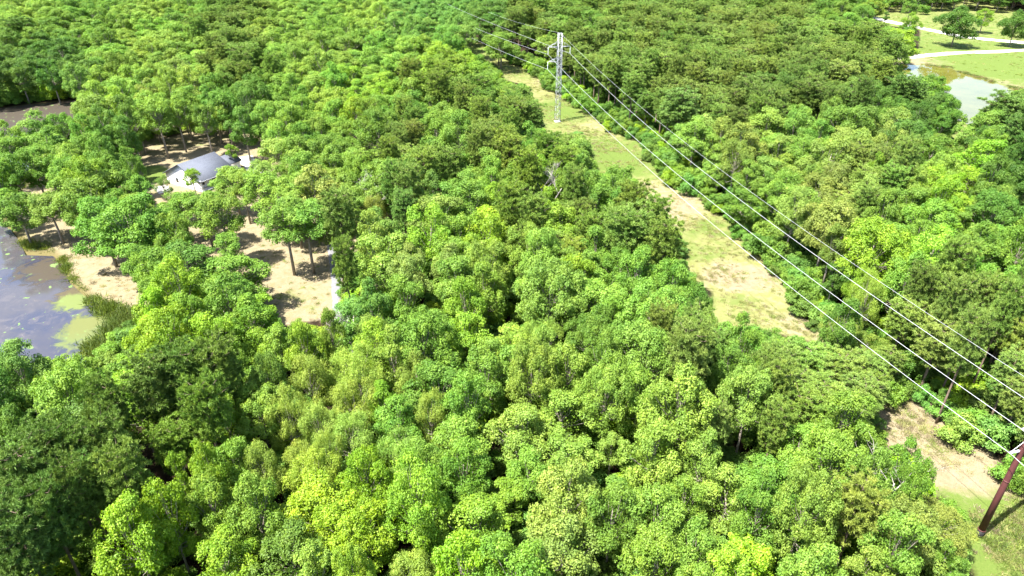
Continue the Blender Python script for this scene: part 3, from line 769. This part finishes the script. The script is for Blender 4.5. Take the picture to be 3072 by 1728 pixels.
def near_ok(x, y, D, f):
    a, b = int(x // CELL), int(y // CELL)
    for i in range(a - 2, a + 3):
        for j in range(b - 2, b + 3):
            for (X, Y, DD) in G.get((i, j), ()):
                if (x - X) ** 2 + (y - Y) ** 2 < (f * (D + DD)) ** 2: return False
    return True
def put(x, y, D): G.setdefault((int(x // CELL), int(y // CELL)), []).append((x, y, D))
for p in placed: put(p['x'], p['y'], p['D'])
for i in np.nonzero(ok)[0]:
    if near_ok(cx[i], cy[i], D_[i], .315 if cy[i] < 200 else .34):
        put(cx[i], cy[i], D_[i])
        placed.append(dict(x=float(cx[i]), y=float(cy[i]), H=float(H_[i]), D=float(D_[i]), k=str(kind[i]), t=str(tone[i]), pri=False))
for p in placed:
    X, Y, d = pj(p['x'], p['y'], p['H'] * .7)
    p['px'], p['py'], p['pw'] = float(X), float(Y), float(p['D'] * F / d)
    vis = -40 < X < 3112 and -60 < Y < 1790
    p['show'] = (p['pw'] if vis else 0) + (60 if p['pri'] and vis else 0)
tree_like = lambda p: 'pine' if p['k'] == 'P' else ('bush' if p['k'] == 'B' else 'broad')
solo, mass = [], []
for fam, cap in (('pine', 290), ('broad', 300), ('bush', 60)):
    L_ = sorted([p for p in placed if tree_like(p) == fam], key=lambda p: -p['show'])
    solo += [p for p in L_[:cap] if p['show'] > 0]; mass += [p for p in L_[:cap] if p['show'] <= 0] + L_[cap:]
print("trees:", len(placed), "individual:", len(solo), "in the mass:", len(mass), "pines", sum(p['k'] == 'P' for p in solo))

TG = np.array([[TONE[c] for c in (row + 'g' * 24)[:24]] for row in GRID])
def tint_at(p):
    """the tree's own tone eased towards that of the stand round it"""
    u = np.clip(p['px'] / 128 - .5, 0, 22.999); v = np.clip(p['py'] / 123.5 - .5, 0, 12.999); i, j = int(v), int(u); a, b = v - i, u - j
    m = TG[i, j] * (1 - a) * (1 - b) + TG[i + 1, j] * a * (1 - b) + TG[i, j + 1] * (1 - a) * b + TG[i + 1, j + 1] * a * b
    f = .35 if p['pri'] else .55
    c = np.array(TONE[p['t']]) * (1 - f) + m * f
    return np.clip(c * (1 + rng.normal(0, .08)) * (1 + rng.normal(0, .06, 3) * [1, .3, 1]), .01, .6)
def tint_of(t):
    c = np.array(TONE[t]); h = rng.normal(0, .07, 3) * [1, .4, 1]; return np.clip(c * (1 + rng.normal(0, .09)) * (1 + h), .01, .6)

# ------------------------------------------------------------------ labels
TW = dict(l='pale green', g='mid green', d='dark green', t='bluish green', o='olive green', p='dark green', b='tan-tinged green', w='pale yellow-green', y='bright yellow-green')
KW = dict(O='round-crowned tree', L='broad lumpy tree', P='pine', W='feathery tree', C='narrow upright tree', B='low bush', Y='open bare-trunked tree', G='wide lawn tree')
LM = [(1675,300,"the lattice tower"),(600,510,"the white house"),(2960,1590,"the red pole's foot"),(60,860,"the lily pond"),(110,325,"the brown pond cove"),(2950,270,"the farm pond"),(2790,1320,"the bare tan patch"),
      (930,860,"the sandy clearing"),(300,830,"the sandy pond bank"),(2853,110,"the big lawn tree"),(2110,760,"the mown strip's middle"),(1620,600,"the white snag"),(1430,130,"the strip's end"),
      (1053,948,"the grey dead tree"),(2480,1150,"the dense olive pine clump"),(350,1310,"the dark pine stand"),(1120,620,"the pale dying tree"),(2500,1600,"the black canopy hollow"),
      (1260,1480,"the biggest yellow-green crown"),(1990,530,"the bend of the mown strip"),(2610,780,"the red earth gap"),(1250,60,"the dark upper wood"),(2300,20,"the gravel road"),(1850,1500,"the canopy's lower middle")]
ORD = "nearest second third fourth fifth sixth seventh eighth ninth tenth eleventh twelfth thirteenth fourteenth fifteenth sixteenth seventeenth eighteenth nineteenth twentieth".split()
buckets = {}
for p in solo:
    q = min(LM, key=lambda m: math.hypot(p['px'] - m[0], (p['py'] - m[1]) * 1.3)); dx, dy = p['px'] - q[0], (p['py'] - q[1]) * 1.3
    dr = ('right of' if dx > 0 else 'left of') if abs(dx) > abs(dy) else ('below' if dy > 0 else 'above')
    buckets.setdefault((TW[p['t']], KW[p['k']], dr, q[2]), []).append((math.hypot(dx, dy), id(p), p))
for (t, k, dr, lm), L_ in buckets.items():
    for i, (_, _, p) in enumerate(sorted(L_, key=lambda e: e[0])):
        o = ORD[i] if i < len(ORD) else 'farther'
        p['label'] = (f"{t} {k} just {dr} {lm}" if len(L_) == 1 else f"{t} {k}, {'first' if i == 0 else o} of its colour {dr} {lm}")

# ------------------------------------------------------------------ put the individual trees up
NAMES = dict(Y='broadleaf_tree', G='broadleaf_tree', O='broadleaf_tree', L='broadleaf_tree', W='broadleaf_tree', C='broadleaf_tree', B='bush', P='pine_tree')
GRP = dict(broadleaf_tree='broadleaf trees of the woods', pine_tree='pines of the woods', bush='bushes along the edges')
def plant(p):
    vs = VARS[p['k']]; crown, trunk, D, H, cz = vs[rng.integers(len(vs))]
    nm = NAMES[p['k']]
    t = empty(nm, (p['x'], p['y'], 0), rng.uniform(0, 2 * math.pi))
    s = p['D'] / D; t.scale = (s, s * rng.uniform(.92, 1.08), p['H'] / H)
    tag(t, p['label'], 'pine' if nm == 'pine_tree' else ('bush' if nm == 'bush' else 'tree'), GRP[nm])
    c = obj('crown', crown, t); c['tint'] = [float(v) for v in tint_at(p)]
    obj('stems' if nm == 'bush' else 'trunk', trunk, t)
for p in solo: plant(p)

# ------------------------------------------------------------------ masses (uncounted): far woods, undergrowth, grass
def sources(name, meshes):
    c = bpy.data.collections.new(name)
    for i, (nm, me) in enumerate(meshes):
        o = bpy.data.objects.new("%s_%02d" % (nm, i), me); c.objects.link(o)
    return c
def scatter(name, P, scale, rot, tint, idx, coll, label, cat):
    me = bpy.data.meshes.new(name); me.vertices.add(len(P)); me.vertices.foreach_set('co', np.asarray(P, np.float32).ravel())
    for k, ty, key, arr in (('s', 'FLOAT_VECTOR', 'vector', scale), ('r', 'FLOAT_VECTOR', 'vector', rot), ('tint', 'FLOAT_VECTOR', 'vector', tint), ('i', 'INT', 'value', idx)):
        a = me.attributes.new(k, ty, 'POINT'); a.data.foreach_set(key, np.asarray(arr, np.int32 if ty == 'INT' else np.float32).ravel())
    o = obj(name, me)
    ng = bpy.data.node_groups.new(name, 'GeometryNodeTree')
    ng.interface.new_socket('Geometry', in_out='INPUT', socket_type='NodeSocketGeometry'); ng.interface.new_socket('Geometry', in_out='OUTPUT', socket_type='NodeSocketGeometry')
    A = ng.nodes.new; Ln = ng.links.new
    gi, go = A('NodeGroupInput'), A('NodeGroupOutput')
    ci_ = A('GeometryNodeCollectionInfo'); ci_.inputs['Collection'].default_value = coll
    ci_.inputs['Separate Children'].default_value = True; ci_.inputs['Reset Children'].default_value = True
    ip = A('GeometryNodeInstanceOnPoints'); ip.inputs['Pick Instance'].default_value = True
    def na(k, ty):
        n = A('GeometryNodeInputNamedAttribute'); n.data_type = ty; n.inputs['Name'].default_value = k; return n.outputs['Attribute']
    mp = A('GeometryNodeMeshToPoints')
    Ln(gi.outputs[0], mp.inputs[0]); Ln(mp.outputs[0], ip.inputs['Points']); Ln(ci_.outputs[0], ip.inputs['Instance'])
    Ln(na('i', 'INT'), ip.inputs['Instance Index']); Ln(na('s', 'FLOAT_VECTOR'), ip.inputs['Scale'])
    er = A('FunctionNodeEulerToRotation'); Ln(na('r', 'FLOAT_VECTOR'), er.inputs[0]); Ln(er.outputs[0], ip.inputs['Rotation'])
    Ln(ip.outputs[0], go.inputs[0])
    md = o.modifiers.new('scatter', 'NODES'); md.node_group = ng
    return tag(o, label, cat, kind='stuff')
def merged(crown, trunk):
    """crown and trunk in one mesh with both materials, for the far woods"""
    nv = len(crown.vertices); a = np.empty(nv * 3, np.float32); crown.vertices.foreach_get('co', a)
    b = np.empty(len(trunk.vertices) * 3, np.float32); trunk.vertices.foreach_get('co', b)
    def pl(me):
        n = len(me.polygons); tot = np.empty(n, np.int32); me.polygons.foreach_get('loop_total', tot)
        li = np.empty(len(me.loops), np.int32); me.loops.foreach_get('vertex_index', li); return tot, li
    t1, l1 = pl(crown); t2, l2 = pl(trunk); k = t1[0]
    blocks = [l1.reshape(-1, k)]; st = np.concatenate([[0], np.cumsum(t2)[:-1]])
    mi = [np.zeros(len(t1))]; ff = [len(t1)]
    for c in np.unique(t2):
        blocks.append(np.stack([l2[s:s + c] for s in st[t2 == c]]) + nv); mi.append(np.ones((t2 == c).sum())); ff.append((t2 == c).sum())
    att = {}
    for key in ('v', 'w'):
        q = np.empty(len(t1), np.float32); crown.attributes[key].data.foreach_get('value', q)
        att[key] = ('FACE', np.concatenate([q, np.zeros(sum(ff[1:]))]))
    return mesh_np("far_tree", np.concatenate([a, b]).reshape(-1, 3), blocks, [crown.materials[0], trunk.materials[0]], att, mat_idx=np.concatenate(mi))
srcs, order = [], {}
for k in 'OLCWPBYG':
    for j, v in enumerate(VARS[k]):
        order[(k, j)] = len(srcs); srcs.append(('woods_tree', merged(v[0], v[1])))
coll = sources("woods_sources", srcs)
Pm, Sm, Rm, Tm, Im = [], [], [], [], []
for p in mass:
    j = int(rng.integers(len(VARS[p['k']]))); v = VARS[p['k']][j]; s = p['D'] / v[2]
    Pm.append((p['x'], p['y'], 0)); Sm.append((s, s, p['H'] / v[3])); Rm.append((0, 0, rng.uniform(0, 6.28))); Tm.append(tint_at(p)); Im.append(order[(p['k'], j)])
scatter("woods", Pm, Sm, Rm, Tm, Im, coll, "continuous mass of distant woodland trees beyond the single trees", "woods")

# undergrowth: low leafy growth on the forest floor
n = 42000
uy = 24 + (330 - 24) * rng.random(n) ** .7; ux = (rng.random(n) * 2 - 1) * (uy * .82 + 36)
us = rng.uniform(.5, 1.25, n); uh = us * rng.uniform(.6, 1.15, n)
bad = hits_open(ux, uy, 4.6 * uh, 5 * us, 2.3 * uh)
hx, hy = gp(620, 600); bad |= np.hypot(ux - hx, uy - hy) < 62
bad |= np.hypot(ux - gp(400, 1430)[0], uy - gp(400, 1430)[1]) < 11
G2 = {}
keep = []
for i in np.nonzero(~bad)[0]:
    a, b = int(ux[i] // 4), int(uy[i] // 4)
    if all((ux[i] - X) ** 2 + (uy[i] - Y) ** 2 > (2.1 * (us[i] + s_)) ** 2 * .55 for u in range(a - 1, a + 2) for v in range(b - 1, b + 2) for X, Y, s_ in G2.get((u, v), ())):
        G2.setdefault((a, b), []).append((ux[i], uy[i], us[i])); keep.append(i)
keep = np.array(keep); k = len(keep); print("undergrowth", k)
scatter("undergrowth", np.c_[ux[keep], uy[keep], np.zeros(k)], np.c_[us[keep], us[keep], uh[keep]], np.c_[np.zeros((k, 2)), rng.uniform(0, 6.28, k)],
        np.array([tint_of(t) for t in rng.choice(list('dggtyp'), k)]), rng.integers(0, 3, k),
        sources("undergrowth_sources", [('shrub', v[0]) for v in VARS['B']]), "leafy undergrowth filling the gaps below the canopy", "undergrowth")

# grass tufts and weeds on the open ground
def tuft(seed, nb, h, sp, wd):
    r = np.random.default_rng(seed); d = sph(r, nb, .25); b = r.normal(0, sp, (nb, 3)) * [1, 1, 0]; L = h * r.uniform(.5, 1.2, (nb, 1))
    sd_ = unit(np.cross(d, r.standard_normal(d.shape))) * wd
    V = np.stack([b - sd_, b + sd_, b + d * L], 1).reshape(-1, 3); q = np.arange(len(V)).reshape(-1, 3)
    return mesh_np("tuft", V, [q], [LEAF], {'v': ('FACE', r.uniform(0, 1, nb)), 'w': ('FACE', r.uniform(0, 1, nb))})
TUFTS = sources("grass_sources", [('tuft', tuft(5, 40, .42, .32, .03)), ('tuft', tuft(6, 60, .6, .4, .035)), ('tuft', tuft(8, 26, .3, .22, .03))])
gxs, gts, gss = [], [], []
def sow(P, dens, cols, smin, smax, z=0.0):
    lo, hi = P.min(0), P.max(0); A = (hi - lo).prod(); m_ = int(min(A * dens, 90000))
    x = rng.uniform(lo[0], hi[0], m_); y = rng.uniform(lo[1], hi[1], m_)
    patch = np.sin(x * .31 + 2 * np.sin(y * .17)) + np.sin(y * .43 + 1.7 * np.sin(x * .23)) + rng.normal(0, .7, m_)
    s = inside(P, x, y) & (patch > -.3)
    for a, b in zip(x[s], y[s]):
        gxs.append((a, b, z)); c = np.array(cols[rng.integers(len(cols))]); gts.append(c * rng.uniform(.7, 1.25)); q = rng.uniform(smin, smax); gss.append((q, q, q * rng.uniform(.6, 1.2)))
STRAW, GR, WEED = (.27, .265, .105), (.18, .24, .05), (.085, .13, .026)
sow(poly(ROW), 2.0, [STRAW, STRAW, GR, (.29, .26, .15)], .35, .95)
sow(poly(PATCH), 3.0, [STRAW, STRAW, GR, (.21, .175, .11)], .5, 1.1)
sow(poly([(2900,1500),(3072,1500),(3300,1640),(3300,1900),(2990,1800),(2900,1650),(2916,1560)]), 4.0, [GR, GR, STRAW, WEED], .6, 1.4)
sow(poly(MEADOW), .2, [GR, STRAW, (.2, .26, .06)], .5, 1.2)
sow(poly([(2781,193),(2850,199),(2915,222),(2990,244),(3072,264),(3072,276),(3050,271),(2990,252),(2915,229),(2850,205),(2781,197)]), 1.6, [WEED, (.17, .17, .06), (.21, .18, .08)], .9, 1.7)
sow(poly(BANK), .5, [STRAW, (.21, .175, .11)], .4, 1.0)
sow(poly(CENTRE), .3, [STRAW, GR], .4, .9)
gi_ = rng.integers(0, 3, len(gxs))
scatter("grass", gxs, gss, np.c_[np.zeros((len(gxs), 2)), rng.uniform(0, 6.28, len(gxs))], gts, gi_, TUFTS, "rough grass and straw tufts on the open strips and meadow", "grass")
gxs, gts, gss = [], [], []
sow(poly([(250,880),(300,900),(400,930),(440,960),(420,1010),(350,1060),(270,1075),(250,1030),(320,1010),(330,950),(290,930)]), 3.2, [WEED, (.11, .15, .025), (.09, .13, .028)], 1.6, 3.0, -.1)
sow(poly([(60,712),(78,745),(150,748),(180,775),(200,830),(245,870),(262,870),(215,815),(195,770),(160,735),(90,725)]), 3.0, [WEED, (.12, .155, .022)], 1.0, 2.2, -.1)
sow(poly([(62,552),(130,506),(140,530),(75,565)]), 2.0, [(.12, .155, .022)], 1.0, 2.0, -.1)
scatter("marsh_grass", gxs, gss, np.c_[np.zeros((len(gxs), 2)), rng.uniform(0, 6.28, len(gxs))], gts, rng.integers(0, 3, len(gxs)), TUFTS, "tall yellow-green marsh grass along the pond's shore", "marsh grass")
print("tufts", len(gi_), len(gxs))

# ------------------------------------------------------------------ dead trees
def dead_tree(px, py, H, label, seed, spread=.5, base=True, fine=3):
    r = random.Random(seed); x, y = map(float, gp(px, py))
    t = empty("dead_tree", (x, y, 0), r.uniform(0, 6)); tag(t, label, "dead tree")
    mb = MB(); br = MB()
    def grow_(p, d, L, rad, lvl, mm):
        pts = [p]; q = p.copy(); dd = d.copy()
        for i in range(4):
            dd = (dd + Vector((r.gauss(0, .12), r.gauss(0, .12), r.gauss(.03, .08)))).normalized(); q = q + dd * L / 4; pts.append(q.copy())
        mm.tube(pts, [rad * (1 - .17 * i) for i in range(5)], 5 if lvl > 1 else 7)
        if lvl < fine:
            for k in range(4 + lvl):
                f = r.uniform(.35, 1); j = min(3, int(f * 4)); s = pts[j].lerp(pts[j + 1], f * 4 - j)
                a = r.uniform(0, 6.28); nd = (dd * .7 + Vector((math.cos(a), math.sin(a), .15)) * (spread + r.uniform(0, .5))).normalized()
                grow_(s, nd, L * r.uniform(.35, .6), rad * .45, lvl + 1, br)
    grow_(Vector((0, 0, -.3)), Vector((0, 0, 1)), H * .75, .022 * H / 1.3, 0, mb)
    mb.build("trunk", DEADW, t, True); br.build("branches", DEADW, t, True)
for a in [(1622,705,17.5,"bare white snag with forked limbs beside the woods' edge",1,.45),
          (1062,1085,13,"pale grey leafless tree at the corner of the sandy clearing",2,.8),
          (1910,285,16,"thin brown bare tree among the olive pines beyond the tower",3,.3),
          (2590,1640,13.5,"bare twisted branches showing above the black canopy hollow",4,.7),
          (1180,135,17,"greyish bare tree in the dark wood near the strip's end",5,.6),
          (1345,1335,8,"fallen brown tangle of bare branches in a dark canopy gap",6,1.2),
          (1568,1450,8,"small grey bare tree in a gap of the lower canopy",7,1.0),
          (1150,700,16,"pale bare limbs standing in the faded green crown",8,.6)]: dead_tree(*a)
